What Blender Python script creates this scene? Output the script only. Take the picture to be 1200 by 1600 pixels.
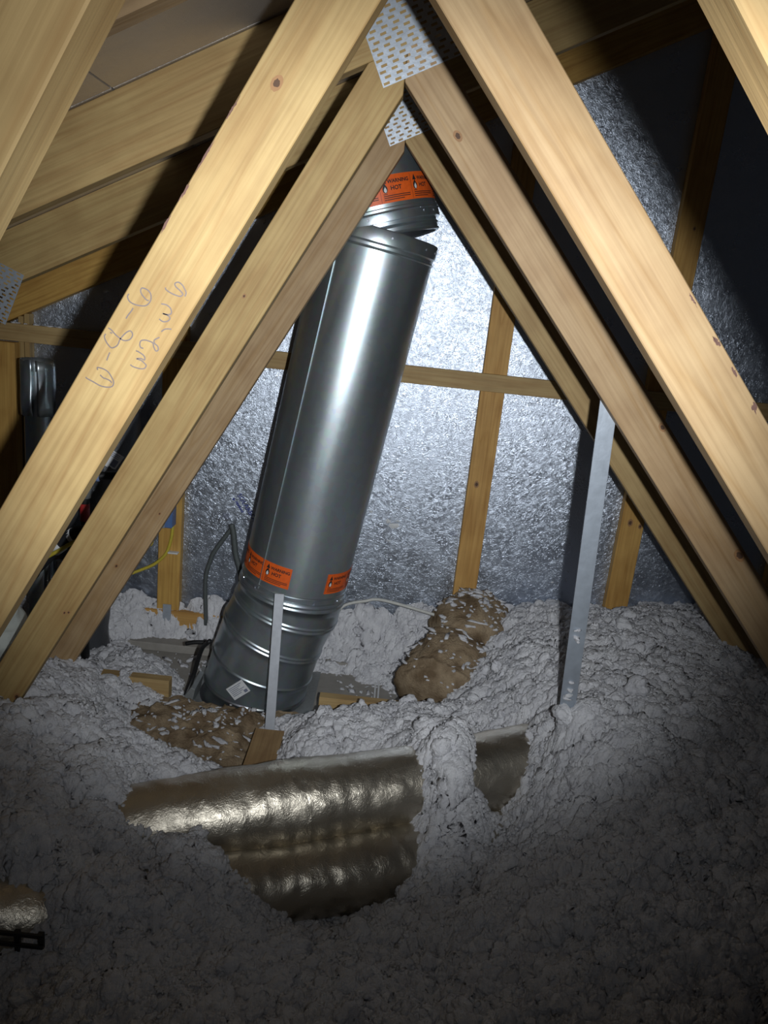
import bpy, bmesh, math, random
import numpy as np
from mathutils import Vector, Matrix, noise

for o in list(bpy.data.objects):
    bpy.data.objects.remove(o)
scene = bpy.context.scene
C = scene.collection
R = math.radians

# ------------------------------------------------------------------ camera
CAM_H = 1.45
PITCH, ROLL = R(15.7), R(6.1)
cam_d = bpy.data.cameras.new('camera')
cam_d.sensor_fit = 'VERTICAL'
cam_d.sensor_height = 32.0
cam_d.lens = 32.0 * 1200.0 / 1600.0
cam_d.clip_start = 0.02
cam = bpy.data.objects.new('camera', cam_d)
C.objects.link(cam)
fwd = Vector((0, math.cos(PITCH), -math.sin(PITCH)))
right0 = Vector((1, 0, 0))
up0 = right0.cross(fwd)
rv = right0 * math.cos(ROLL) + up0 * math.sin(ROLL)
uv = up0 * math.cos(ROLL) - right0 * math.sin(ROLL)
m3 = Matrix((rv, uv, -fwd)).transposed()
cam.matrix_world = Matrix.Translation((0, 0, CAM_H)) @ m3.to_4x4()
scene.camera = cam

# ------------------------------------------------------------------ world, light, exposure
world = bpy.data.worlds.new('attic_dark')
scene.world = world
world.use_nodes = True
world.node_tree.nodes['Background'].inputs[0].default_value = (0.80, 0.86, 1.0, 1)
world.node_tree.nodes['Background'].inputs[1].default_value = 0.012

def torch(name, energy, cone, blend, target, radius):
    d = bpy.data.lights.new(name, 'SPOT')
    d.energy = energy
    d.spot_size = R(cone)
    d.spot_blend = blend
    d.shadow_soft_size = radius
    d.color = (0.93, 0.97, 1.0)
    o = bpy.data.objects.new(name, d)
    C.objects.link(o)
    o.location = (0.092, 0.0, 1.465)
    v = Vector(target) - o.location
    o.rotation_euler = v.to_track_quat('-Z', 'Y').to_euler()
    return o
# the hand torch beside the phone: a tight hot spot and its wide spill
torch('torch_hotspot', 138, 67, 0.85, (-0.16, 2.9, 0.95), 0.012)
torch('torch_spill', 15, 112, 1.0, (-0.25, 2.9, 1.35), 0.012)

scene.view_settings.view_transform = 'Standard'
scene.view_settings.look = 'None'
scene.view_settings.exposure = 0.0
scene.view_settings.gamma = 1.0
scene.view_settings.use_curve_mapping = False

# ------------------------------------------------------------------ materials
def new_mat(name):
    m = bpy.data.materials.new(name)
    m.use_nodes = True
    nt = m.node_tree
    b = nt.nodes['Principled BSDF']
    return m, nt, b

def N(nt, t, **kw):
    n = nt.nodes.new(t)
    for k, v in kw.items():
        setattr(n, k, v)
    return n

def plain(name, col, rough=0.6, metal=0.0, bump=0.0, bscale=80, spec=0.5):
    m, nt, b = new_mat(name)
    b.inputs['Base Color'].default_value = (*col, 1)
    b.inputs['Roughness'].default_value = rough
    b.inputs['Metallic'].default_value = metal
    b.inputs['Specular IOR Level'].default_value = spec
    tc = N(nt, 'ShaderNodeTexCoord')
    nz = N(nt, 'ShaderNodeTexNoise')
    nz.inputs['Scale'].default_value = bscale
    nz.inputs['Detail'].default_value = 4
    nt.links.new(tc.outputs['Object'], nz.inputs['Vector'])
    mix = N(nt, 'ShaderNodeMix', data_type='RGBA', blend_type='MULTIPLY')
    mix.inputs[0].default_value = 0.35
    mix.inputs[6].default_value = (*col, 1)
    nt.links.new(nz.outputs['Fac'], mix.inputs[7])
    nt.links.new(mix.outputs[2], b.inputs['Base Color'])
    if bump:
        bp = N(nt, 'ShaderNodeBump')
        bp.inputs['Strength'].default_value = bump
        bp.inputs['Distance'].default_value = 0.004
        nt.links.new(nz.outputs['Fac'], bp.inputs['Height'])
        nt.links.new(bp.outputs[0], b.inputs['Normal'])
    return m

def wood(name, light, dark, stain=0.25):
    m, nt, b = new_mat(name)
    b.inputs['Roughness'].default_value = 0.62
    b.inputs['Specular IOR Level'].default_value = 0.3
    tc = N(nt, 'ShaderNodeTexCoord')
    oi = N(nt, 'ShaderNodeObjectInfo')
    off = N(nt, 'ShaderNodeVectorMath', operation='SCALE')
    off.inputs[0].default_value = (7.0, 0.9, 0.7)
    nt.links.new(oi.outputs['Random'], off.inputs['Scale'])
    add = N(nt, 'ShaderNodeVectorMath', operation='ADD')
    nt.links.new(tc.outputs['Object'], add.inputs[0])
    nt.links.new(off.outputs[0], add.inputs[1])
    # growth rings, stretched along the board (local X)
    mp = N(nt, 'ShaderNodeMapping')
    mp.inputs['Scale'].default_value = (0.55, 9, 9)
    nt.links.new(add.outputs[0], mp.inputs[0])
    n1 = N(nt, 'ShaderNodeTexNoise')
    n1.inputs['Scale'].default_value = 1.3
    n1.inputs['Detail'].default_value = 2
    n1.inputs['Distortion'].default_value = 0.6
    nt.links.new(mp.outputs[0], n1.inputs['Vector'])
    mul = N(nt, 'ShaderNodeMath', operation='MULTIPLY')
    mul.inputs[1].default_value = 16
    nt.links.new(n1.outputs['Fac'], mul.inputs[0])
    fr = N(nt, 'ShaderNodeMath', operation='PINGPONG')
    fr.inputs[1].default_value = 1.0
    nt.links.new(mul.outputs[0], fr.inputs[0])
    pw = N(nt, 'ShaderNodeMath', operation='POWER')
    pw.inputs[1].default_value = 2.6
    nt.links.new(fr.outputs[0], pw.inputs[0])
    # fine fibres
    mp2 = N(nt, 'ShaderNodeMapping')
    mp2.inputs['Scale'].default_value = (5, 160, 160)
    nt.links.new(add.outputs[0], mp2.inputs[0])
    n2 = N(nt, 'ShaderNodeTexNoise')
    n2.inputs['Scale'].default_value = 1.0
    n2.inputs['Detail'].default_value = 3
    nt.links.new(mp2.outputs[0], n2.inputs['Vector'])
    # large blotches
    n3 = N(nt, 'ShaderNodeTexNoise')
    n3.inputs['Scale'].default_value = 9
    n3.inputs['Detail'].default_value = 5
    nt.links.new(add.outputs[0], n3.inputs['Vector'])
    hue = N(nt, 'ShaderNodeMix', data_type='RGBA')
    hue.inputs[6].default_value = (light[0], light[1] * .99, light[2] * 1.12, 1)
    hue.inputs[7].default_value = (light[0], light[1] * 1.02, light[2] * .84, 1)
    nt.links.new(oi.outputs['Random'], hue.inputs[0])
    mixa = N(nt, 'ShaderNodeMix', data_type='RGBA')
    nt.links.new(hue.outputs[2], mixa.inputs[6])
    mixa.inputs[7].default_value = (*dark, 1)
    s = N(nt, 'ShaderNodeMath', operation='MULTIPLY')
    s.inputs[1].default_value = 0.48
    nt.links.new(pw.outputs[0], s.inputs[0])
    nt.links.new(s.outputs[0], mixa.inputs[0])
    mixb = N(nt, 'ShaderNodeMix', data_type='RGBA', blend_type='MULTIPLY')
    mixb.inputs[0].default_value = 0.35
    nt.links.new(mixa.outputs[2], mixb.inputs[6])
    cr = N(nt, 'ShaderNodeValToRGB')
    cr.color_ramp.elements[0].position = 0.30
    cr.color_ramp.elements[0].color = (0.45, 0.38, 0.30, 1)
    cr.color_ramp.elements[1].position = 0.62
    cr.color_ramp.elements[1].color = (1, 1, 1, 1)
    nt.links.new(n2.outputs['Fac'], cr.inputs[0])
    nt.links.new(cr.outputs[0], mixb.inputs[7])
    mixc = N(nt, 'ShaderNodeMix', data_type='RGBA', blend_type='MULTIPLY')
    mixc.inputs[0].default_value = stain
    nt.links.new(mixb.outputs[2], mixc.inputs[6])
    cr2 = N(nt, 'ShaderNodeValToRGB')
    cr2.color_ramp.elements[0].position = 0.38
    cr2.color_ramp.elements[0].color = (0.50, 0.36, 0.26, 1)
    cr2.color_ramp.elements[1].position = 0.60
    cr2.color_ramp.elements[1].color = (1, 1, 1, 1)
    nt.links.new(n3.outputs['Fac'], cr2.inputs[0])
    nt.links.new(cr2.outputs[0], mixc.inputs[7])
    nt.links.new(mixc.outputs[2], b.inputs['Base Color'])
    bp = N(nt, 'ShaderNodeBump')
    bp.inputs['Strength'].default_value = 0.25
    bp.inputs['Distance'].default_value = 0.002
    nt.links.new(n2.outputs['Fac'], bp.inputs['Height'])
    nt.links.new(bp.outputs[0], b.inputs['Normal'])
    return m

def foil(name, col, rough, metal, strength, scale, fine=True, dist=0.004):
    m, nt, b = new_mat(name)
    b.inputs['Base Color'].default_value = (*col, 1)
    b.inputs['Metallic'].default_value = metal
    tc = N(nt, 'ShaderNodeTexCoord')
    n1 = N(nt, 'ShaderNodeTexNoise')
    n1.inputs['Scale'].default_value = scale
    n1.inputs['Detail'].default_value = 6
    n1.inputs['Roughness'].default_value = 0.62
    n1.inputs['Distortion'].default_value = 1.6
    nt.links.new(tc.outputs['Object'], n1.inputs['Vector'])
    # creases: folded noise gives short sharp ridges
    def fold(src, gain):
        su = N(nt, 'ShaderNodeMath', operation='SUBTRACT')
        su.inputs[1].default_value = 0.5
        nt.links.new(src, su.inputs[0])
        ab = N(nt, 'ShaderNodeMath', operation='ABSOLUTE')
        nt.links.new(su.outputs[0], ab.inputs[0])
        mu = N(nt, 'ShaderNodeMath', operation='MULTIPLY')
        mu.inputs[1].default_value = gain
        nt.links.new(ab.outputs[0], mu.inputs[0])
        return mu.outputs[0]
    n4 = N(nt, 'ShaderNodeTexNoise')
    n4.inputs['Scale'].default_value = scale * 2.3
    n4.inputs['Detail'].default_value = 2
    n4.inputs['Distortion'].default_value = 2.5
    nt.links.new(tc.outputs['Object'], n4.inputs['Vector'])
    ad = N(nt, 'ShaderNodeMath', operation='ADD')
    nt.links.new(fold(n1.outputs['Fac'], 1.6), ad.inputs[0])
    nt.links.new(fold(n4.outputs['Fac'], 0.8), ad.inputs[1])
    bp = N(nt, 'ShaderNodeBump')
    bp.inputs['Strength'].default_value = strength
    bp.inputs['Distance'].default_value = dist
    nt.links.new(ad.outputs[0], bp.inputs['Height'])
    nt.links.new(bp.outputs[0], b.inputs['Normal'])
    n2 = N(nt, 'ShaderNodeTexNoise')
    n2.inputs['Scale'].default_value = scale * 0.25
    n2.inputs['Detail'].default_value = 5
    nt.links.new(tc.outputs['Object'], n2.inputs['Vector'])
    mr = N(nt, 'ShaderNodeMapRange')
    mr.inputs[1].default_value = 0.3
    mr.inputs[2].default_value = 0.7
    mr.inputs[3].default_value = rough - 0.06
    mr.inputs[4].default_value = rough + 0.08
    nt.links.new(n2.outputs['Fac'], mr.inputs[0])
    nt.links.new(mr.outputs[0], b.inputs['Roughness'])
    return m

def galvanised(name, col, rough, aniso=0.0):
    m, nt, b = new_mat(name)
    b.inputs['Metallic'].default_value = 0.93
    tc = N(nt, 'ShaderNodeTexCoord')
    v = N(nt, 'ShaderNodeTexVoronoi')
    v.inputs['Scale'].default_value = 55
    nt.links.new(tc.outputs['Object'], v.inputs['Vector'])
    n = N(nt, 'ShaderNodeTexNoise')
    n.inputs['Scale'].default_value = 7
    n.inputs['Detail'].default_value = 6
    mp = N(nt, 'ShaderNodeMapping')
    mp.inputs['Scale'].default_value = (3, 3, 0.6)
    nt.links.new(tc.outputs['Object'], mp.inputs[0])
    nt.links.new(mp.outputs[0], n.inputs['Vector'])
    mix = N(nt, 'ShaderNodeMix', data_type='RGBA')
    mix.inputs[6].default_value = (col[0] * .82, col[1] * .84, col[2] * .85, 1)
    mix.inputs[7].default_value = (*col, 1)
    nt.links.new(n.outputs['Fac'], mix.inputs[0])
    mx2 = N(nt, 'ShaderNodeMix', data_type='RGBA', blend_type='MULTIPLY')
    mx2.inputs[0].default_value = 0.10
    nt.links.new(mix.outputs[2], mx2.inputs[6])
    nt.links.new(v.outputs['Color'], mx2.inputs[7])
    nt.links.new(mx2.outputs[2], b.inputs['Base Color'])
    mr = N(nt, 'ShaderNodeMapRange')
    mr.inputs[3].default_value = rough - 0.05
    mr.inputs[4].default_value = rough + 0.05
    nt.links.new(n.outputs['Fac'], mr.inputs[0])
    nt.links.new(mr.outputs[0], b.inputs['Roughness'])
    return m

def fluff(name, col, col2, scale=170, bump=0.9):
    m, nt, b = new_mat(name)
    b.inputs['Roughness'].default_value = 1.0
    b.inputs['Specular IOR Level'].default_value = 0.05
    tc = N(nt, 'ShaderNodeTexCoord')
    n = N(nt, 'ShaderNodeTexNoise')
    n.inputs['Scale'].default_value = scale
    n.inputs['Detail'].default_value = 7
    n.inputs['Roughness'].default_value = 0.7
    nt.links.new(tc.outputs['Object'], n.inputs['Vector'])
    n2 = N(nt, 'ShaderNodeTexNoise')
    n2.inputs['Scale'].default_value = scale * 0.12
    n2.inputs['Detail'].default_value = 4
    nt.links.new(tc.outputs['Object'], n2.inputs['Vector'])
    mix = N(nt, 'ShaderNodeMix', data_type='RGBA')
    mix.inputs[6].default_value = (*col2, 1)
    mix.inputs[7].default_value = (*col, 1)
    mr = N(nt, 'ShaderNodeMapRange')
    mr.inputs[1].default_value = 0.35
    mr.inputs[2].default_value = 0.60
    nt.links.new(n2.outputs['Fac'], mr.inputs[0])
    nt.links.new(mr.outputs[0], mix.inputs[0])
    nt.links.new(mix.outputs[2], b.inputs['Base Color'])
    bp = N(nt, 'ShaderNodeBump')
    bp.inputs['Strength'].default_value = bump
    bp.inputs['Distance'].default_value = 0.010
    nt.links.new(n.outputs['Fac'], bp.inputs['Height'])
    nt.links.new(bp.outputs[0], b.inputs['Normal'])
    return m

M = {
    'wood': wood('pine_framing', (0.435, 0.305, 0.152), (0.33, 0.195, 0.075)),
    'wood_warm': wood('pine_stud', (0.56, 0.335, 0.10), (0.37, 0.18, 0.04)),
    'wood_brown': wood('old_plank', (0.36, 0.24, 0.13), (0.22, 0.13, 0.06), 0.4),
    'knot': plain('pine_knot', (0.10, 0.05, 0.025), 0.7),
    'knot_ring': plain('pine_knot_ring', (0.36, 0.19, 0.08), 0.65),
    'bark': plain('bark_stain', (0.17, 0.09, 0.07), 0.8),
    'foil_wall': foil('foil_sheathing', (0.58, 0.64, 0.745), 0.30, 0.96, 0.42, 40),
    'foil_deck': foil('foil_roof_sheathing', (0.62, 0.58, 0.54), 0.45, 0.75, 0.35, 38),
    'foil_duct': foil('foil_duct_jacket', (0.52, 0.475, 0.395), 0.34, 0.95, 0.40, 26, dist=0.003),
    'galv': galvanised('galvanised_steel', (0.60, 0.67, 0.71), 0.36),
    'galv_dark': galvanised('galvanised_steel_worn', (0.42, 0.45, 0.48), 0.36),
    'plate': plain('zinc_plate', (0.60, 0.66, 0.74), 0.45, 0.55, 0.15, 60),
    'strap': plain('steel_strap', (0.52, 0.58, 0.66), 0.42, 0.7, 0.1, 40),
    'strap_pale': plain('primed_strap', (0.40, 0.42, 0.46), 0.5, 0.25, 0.1, 40),
    'orange': plain('warning_orange', (0.85, 0.13, 0.015), 0.45),
    'ink': plain('black_ink', (0.02, 0.018, 0.016), 0.6),
    'white': plain('white_paper', (0.78, 0.79, 0.80), 0.7),
    'blue_ink': plain('blue_ink', (0.05, 0.07, 0.30), 0.6),
    'grey_ink': plain('grey_ink', (0.22, 0.24, 0.33), 0.6),
    'pencil': plain('pencil_line', (0.20, 0.16, 0.15), 0.6),
    'ins': fluff('white_blown_fibre', (0.86, 0.86, 0.89), (0.74, 0.74, 0.78)),
    'batt': fluff('brown_fibre_batt', (0.42, 0.32, 0.21), (0.20, 0.14, 0.085), 130, 1.0),
    'drywall': plain('grey_board', (0.34, 0.32, 0.29), 0.85, 0, 0.2, 30),
    'grey_metal': plain('grey_sheet_metal', (0.40, 0.42, 0.42), 0.5, 0.6),
    'black': plain('black_plastic', (0.012, 0.012, 0.013), 0.5),
    'rubber': plain('black_foam_sleeve', (0.025, 0.026, 0.03), 0.45),
    'grey_cable': plain('grey_cable_jacket', (0.10, 0.115, 0.115), 0.5),
    'white_cable': plain('white_cable_jacket', (0.62, 0.62, 0.58), 0.5),
    'yellow': plain('yellow_cable_jacket', (0.62, 0.50, 0.06), 0.45),
    'red': plain('red_tape', (0.45, 0.03, 0.03), 0.45),
    'blue_box': plain('blue_plastic_box', (0.10, 0.19, 0.42), 0.45),
    'grey_box': plain('grey_box_cover', (0.40, 0.47, 0.54), 0.4, 0.4),
    'blue_clamp': plain('blue_clamp', (0.30, 0.42, 0.75), 0.3, 0.3),
    'bag': plain('pale_plastic_sheet', (0.62, 0.66, 0.62), 0.5, 0, 0.5, 25),
    'tarp': foil('dark_duct_wrap', (0.10, 0.105, 0.115), 0.38, 0.5, 0.6, 18),
}

# ------------------------------------------------------------------ helpers
def put(o, parent=None, label=None, cat=None, group=None, kind=None):
    C.objects.link(o)
    if parent is not None:
        o.parent = parent
    for k, v in (('label', label), ('category', cat), ('group', group), ('kind', kind)):
        if v:
            o[k] = v
    return o

def empty(name, loc, label=None, cat=None, group=None, kind=None):
    o = bpy.data.objects.new(name, None)
    o.location = loc
    o.empty_display_size = 0.05
    return put(o, None, label, cat, group, kind)

def mesh(name, verts, faces, mat, parent=None, smooth=False, loc=(0, 0, 0), rot=(0, 0, 0), bevel=0, **tags):
    me = bpy.data.meshes.new(name)
    me.from_pydata([tuple(v) for v in verts], [], faces)
    me.validate()
    bm = bmesh.new()
    bm.from_mesh(me)
    bmesh.ops.recalc_face_normals(bm, faces=bm.faces)
    if bevel:
        bmesh.ops.bevel(bm, geom=list(bm.edges), offset=bevel, segments=1, affect='EDGES')
    bm.to_mesh(me)
    bm.free()
    if smooth:
        me.polygons.foreach_set('use_smooth', [True] * len(me.polygons))
    me.materials.append(M[mat])
    o = bpy.data.objects.new(name, me)
    o.location = loc
    o.rotation_euler = rot
    return put(o, parent, **tags)

def prism(name, poly, y0, y1, mat, parent=None, ang=0.0, origin=None, base=(0, 0, 0), bevel=0.0015, **tags):
    """polygon in the X-Z plane extruded from y0 to y1; local X runs along angle ang"""
    if origin is None:
        origin = (sum(p[0] for p in poly) / len(poly), sum(p[1] for p in poly) / len(poly))
    ca, sa = math.cos(ang), math.sin(ang)
    loc2 = [((x - origin[0]) * ca + (z - origin[1]) * sa, -(x - origin[0]) * sa + (z - origin[1]) * ca) for x, z in poly]
    ym = (y0 + y1) / 2
    n = len(poly)
    V = [(a, y0 - ym, b) for a, b in loc2] + [(a, y1 - ym, b) for a, b in loc2]
    Fc = [tuple(range(n)), tuple(range(n, 2 * n))[::-1]] + [(i, (i + 1) % n, n + (i + 1) % n, n + i) for i in range(n)]
    return mesh(name, V, Fc, mat, parent, loc=(origin[0] - base[0], ym - base[1], origin[1] - base[2]),
                rot=(0, -ang, 0), bevel=bevel, **tags)

def box(name, x0, x1, y0, y1, z0, z1, mat, parent=None, base=(0, 0, 0), rot=(0, 0, 0), bevel=0.0015, along='x', **tags):
    c = ((x0 + x1) / 2, (y0 + y1) / 2, (z0 + z1) / 2)
    dx, dy, dz = (x1 - x0) / 2, (y1 - y0) / 2, (z1 - z0) / 2
    if along == 'z':      # local X must run along the length for the grain
        ex, ey, ez = dz, dy, dx
        r = (0, -math.pi / 2, 0)
    elif along == 'y':
        ex, ey, ez = dy, dx, dz
        r = (0, 0, math.pi / 2)
    else:
        ex, ey, ez = dx, dy, dz
        r = rot
    V = [(sx * ex, sy * ey, sz * ez) for sx in (-1, 1) for sy in (-1, 1) for sz in (-1, 1)]
    Fc = [(0, 1, 3, 2), (4, 6, 7, 5), (0, 4, 5, 1), (2, 3, 7, 6), (0, 2, 6, 4), (1, 5, 7, 3)]
    return mesh(name, V, Fc, mat, parent, loc=(c[0] - base[0], c[1] - base[1], c[2] - base[2]), rot=r, bevel=bevel, **tags)

def smooth_path(pts, n):
    P = [Vector(p) for p in pts]
    P = [P[0] * 2 - P[1]] + P + [P[-1] * 2 - P[-2]]
    out = []
    segs = len(P) - 3
    for i in range(segs):
        a, b, c, d = P[i:i + 4]
        for k in range(n):
            t = k / n
            out.append(0.5 * ((2 * b) + (c - a) * t + (2 * a - 5 * b + 4 * c - d) * t * t + (3 * b - a - 3 * c + d) * t ** 3))
    out.append(P[-2].copy())
    return out

def tube(name, pts, rad, mat, parent=None, seg=10, sub=6, base=(0, 0, 0), bump=None, cap=True, **tags):
    """rad: number or function of t; bump(p, t, a) gives a change of radius"""
    path = smooth_path(pts, sub) if sub else [Vector(p) for p in pts]
    nn = len(path)
    rf = rad if callable(rad) else (lambda t: rad)
    V, Fc = [], []
    t0 = (path[1] - path[0]).normalized()
    nrm = t0.orthogonal().normalized()
    b0 = Vector(base)
    for i, p in enumerate(path):
        tg = (path[min(i + 1, nn - 1)] - path[max(i - 1, 0)]).normalized()
        nrm = (nrm - tg * nrm.dot(tg)).normalized()
        bi = tg.cross(nrm)
        t = i / (nn - 1)
        for k in range(seg):
            a = 2 * math.pi * k / seg
            d = nrm * math.cos(a) + bi * math.sin(a)
            r = rf(t)
            q = p + d * r
            if bump:
                q = p + d * (r + bump(q, t, a))
            V.append(q - b0)
    for i in range(nn - 1):
        for k in range(seg):
            k2 = (k + 1) % seg
            Fc.append((i * seg + k, i * seg + k2, (i + 1) * seg + k2, (i + 1) * seg + k))
    if cap:
        Fc.append(tuple(range(seg))[::-1])
        Fc.append(tuple((nn - 1) * seg + k for k in range(seg)))
    return mesh(name, V, Fc, mat, parent, smooth=True, loc=b0, **tags) if parent is None else \
        mesh(name, V, Fc, mat, parent, smooth=True, **tags)

def revolve(name, prof, mat, parent, seg=72, loc=(0, 0, 0), rot=(0, 0, 0)):
    """open surface of revolution about local Z, profile of (r, z)"""
    V, Fc = [], []
    for r, z in prof:
        for k in range(seg):
            a = 2 * math.pi * k / seg
            V.append((r * math.sin(a), -r * math.cos(a), z))
    for i in range(len(prof) - 1):
        for k in range(seg):
            k2 = (k + 1) % seg
            Fc.append((i * seg + k, i * seg + k2, (i + 1) * seg + k2, (i + 1) * seg + k))
    o = mesh(name, V, Fc, mat, parent, smooth=True, loc=loc, rot=rot)
    try:
        o.data.set_sharp_from_angle(angle=R(40))
    except Exception:
        pass
    return o

def text_geo(s, size, italic=0.0, offset=0.0):
    cu = bpy.data.curves.new('t', 'FONT')
    cu.body = s
    cu.size = size
    cu.shear = italic
    cu.offset = offset
    cu.resolution_u = 3
    o = bpy.data.objects.new('t', cu)
    C.objects.link(o)
    dg = bpy.context.evaluated_depsgraph_get()
    dg.update()
    me = bpy.data.meshes.new_from_object(o.evaluated_get(dg))
    V = [(v.co.x, v.co.y) for v in me.vertices]
    Fc = [tuple(p.vertices) for p in me.polygons]
    bpy.data.objects.remove(o)
    bpy.data.curves.remove(cu)
    bpy.data.meshes.remove(me)
    return V, Fc

def flat_join(items):
    """items: list of (V, F) in 2-D -> one (V, F)"""
    V, Fc = [], []
    for v, f in items:
        k = len(V)
        V += v
        Fc += [tuple(i + k for i in q) for q in f]
    return V, Fc

def shift(g, dx, dy, s=1.0, ang=0.0):
    ca, sa = math.cos(ang), math.sin(ang)
    return [(dx + s * (x * ca - y * sa), dy + s * (x * sa + y * ca)) for x, y in g[0]], g[1]

def rect(x0, y0, x1, y1):
    return [(x0, y0), (x1, y0), (x1, y1), (x0, y1)], [(0, 1, 2, 3)]

def strip(x0, y0, x1, y1, n=8):
    return flat_join([rect(x0 + (x1 - x0) * i / n, y0, x0 + (x1 - x0) * (i + 1) / n, y1) for i in range(n)])

def fbm(p, oct=3):
    v, a = 0.0, 1.0
    for _ in range(oct):
        v += a * noise.noise(p)
        p = p * 2.1
        a *= 0.5
    return v

# ------------------------------------------------------------------ the setting: floor, gable wall, roof
SL = 0.505                        # roof slope (rise over run)
SA = math.atan(SL)
def chord_z(x):                   # underside of the sloping top chords
    return 1.947 + SL * x
CH = 0.14                         # chord depth
CHV = CH / math.cos(SA)

floor = box('floor', -2.4, 2.6, -0.6, 2.30, -0.014, 0.0, 'drywall', bevel=0, kind='structure',
            label='grey ceiling board forming the attic floor')
for a in ((-2.4, -0.620, 2.30, 2.90), (-0.195, 2.6, 2.30, 2.90), (-0.620, -0.195, 2.725, 2.90), (-0.620, -0.195, 2.30, 2.335)):
    box('board_panel', a[0], a[1], a[2], a[3], -0.014, 0.0, 'drywall', floor, base=floor.location, bevel=0)
V, Fc = [], []
for k in range(48):
    a = 2 * math.pi * k / 48
    V.append((.193 * math.cos(a), .193 * math.sin(a), 0))
for k in range(48):
    a = 2 * math.pi * k / 48
    m_ = max(abs(math.cos(a)), abs(math.sin(a)))
    V.append((.228 * math.cos(a) / m_, .205 * math.sin(a) / m_, 0))
mesh('firestop_plate', V, [(k, (k + 1) % 48, 48 + (k + 1) % 48, 48 + k) for k in range(48)], 'grey_metal', floor,
     loc=Vector((-0.408, 2.532, .002)) - floor.location)
# ledge of doubled board along the gable and a pale joint bead
for x0, x1 in ((-1.05, -0.60), (-0.17, 0.36)):
    box('board_ledge', x0, x1, 2.765, 2.90, 0.0, 0.035, 'drywall', floor, base=floor.location, bevel=0.004)
box('joint_bead', 0.035, 0.041, 2.55, 2.76, 0.0, 0.010, 'white', floor, base=floor.location, bevel=0)
box('joint_bead', 0.048, 0.054, 2.55, 2.76, 0.0, 0.010, 'white', floor, base=floor.location, bevel=0)

# gable wall: backing sheet, foil panels, studs, girt, chords
def wall_poly(x0, x1, z0=-0.02, dz=CHV):
    return [(x0, z0), (x1, z0), (x1, chord_z(x1) + dz), (x0, chord_z(x0) + dz)]
wall = prism('wall_back', wall_poly(-2.4, 2.4), 2.912, 2.93, 'wood_brown', bevel=0, kind='structure',
             label='foil faced gable end wall with pine studs')
wl = wall.location
for x0, x1 in ((-2.07, -0.832), (-0.829, 0.350), (0.353, 1.572), (1.575, 2.4)):
    prism('foil_panel', wall_poly(x0, x1), 2.900, 2.912, 'foil_wall', wall, base=wl, bevel=0)
for x in (-0.829, -0.238, 0.352, 0.957, 1.56):
    p = [(x - 0.0445, 0.14), (x + 0.0445, 0.14), (x + 0.0445, chord_z(x + 0.0445)), (x - 0.0445, chord_z(x - 0.0445))]
    q = prism('stud', p, 2.862, 2.900, 'wood_warm', wall, ang=math.pi / 2, origin=(x, 0.14), base=wl)
    if abs(x - 0.352) < .01: stud_a = q
    if abs(x - 0.957) < .01: stud_b = q
# doubled narrow stud at the low end and a wide post in front of it
for x in (-1.400, -1.378):
    p = [(x - 0.0095, 0.14), (x + 0.0095, 0.14), (x + 0.0095, chord_z(x)), (x - 0.0095, chord_z(x))]
    prism('stud', p, 2.862, 2.900, 'wood', wall, ang=math.pi / 2, origin=(x, 0.14), base=wl)
prism('post', [(-1.62, 0.0), (-1.395, 0.0), (-1.395, 1.147), (-1.62, 1.147)], 2.80, 2.843, 'wood_warm', wall,
      ang=math.pi / 2, origin=(-1.5, 0), base=wl)
box('girt', -2.2, 2.3, 2.843, 2.862, 1.149, 1.213, 'wood', wall, base=wl)
box('bottom_plate', -2.3, 2.3, 2.855, 2.900, 0.0, 0.140, 'wood_warm', wall, base=wl)
p = [(-2.4, chord_z(-2.4)), (2.4, chord_z(2.4)), (2.4, chord_z(2.4) + CHV), (-2.4, chord_z(-2.4) + CHV)]
prism('top_chord', p, 2.855, 2.900, 'wood_warm', wall, ang=SA, origin=(0, chord_z(0)), base=wl)
box('tie_plate', -0.845, -0.812, 2.848, 2.856, 0.055, 0.168, 'plate', wall, base=wl, bevel=0.001)
# small tears in the foil
rnd = random.Random(4)
for x, z, s in ((0.02, 0.60, .013), (0.045, 0.585, .018), (0.06, 0.605, .008), (0.02, .70, .006), (0.09, .66, .007),
                (0.62, .78, .006), (0.70, .42, .006), (-.05, .63, .006), (.03, .52, .006), (-0.95, 1.40, .012), (-1.1, 1.36, .010), (.80, 1.98, .008), (.86, 1.75, .010),
                (-1.15, 1.415, .008), (-1.13, 1.42, .008)):
    k = 7
    V = [(s * (0.5 + rnd.random()) * math.cos(6.283 * i / k), -0.0012 * rnd.random(), s * .6 * (0.5 + rnd.random()) * math.sin(6.283 * i / k)) for i in range(k)]
    V.append((0, -0.004, 0))
    mesh('foil_tear', V, [(i, (i + 1) % k, k) for i in range(k)], 'white', wall, loc=(x - wl[0], 2.8995 - wl[1], z - wl[2]))

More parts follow.
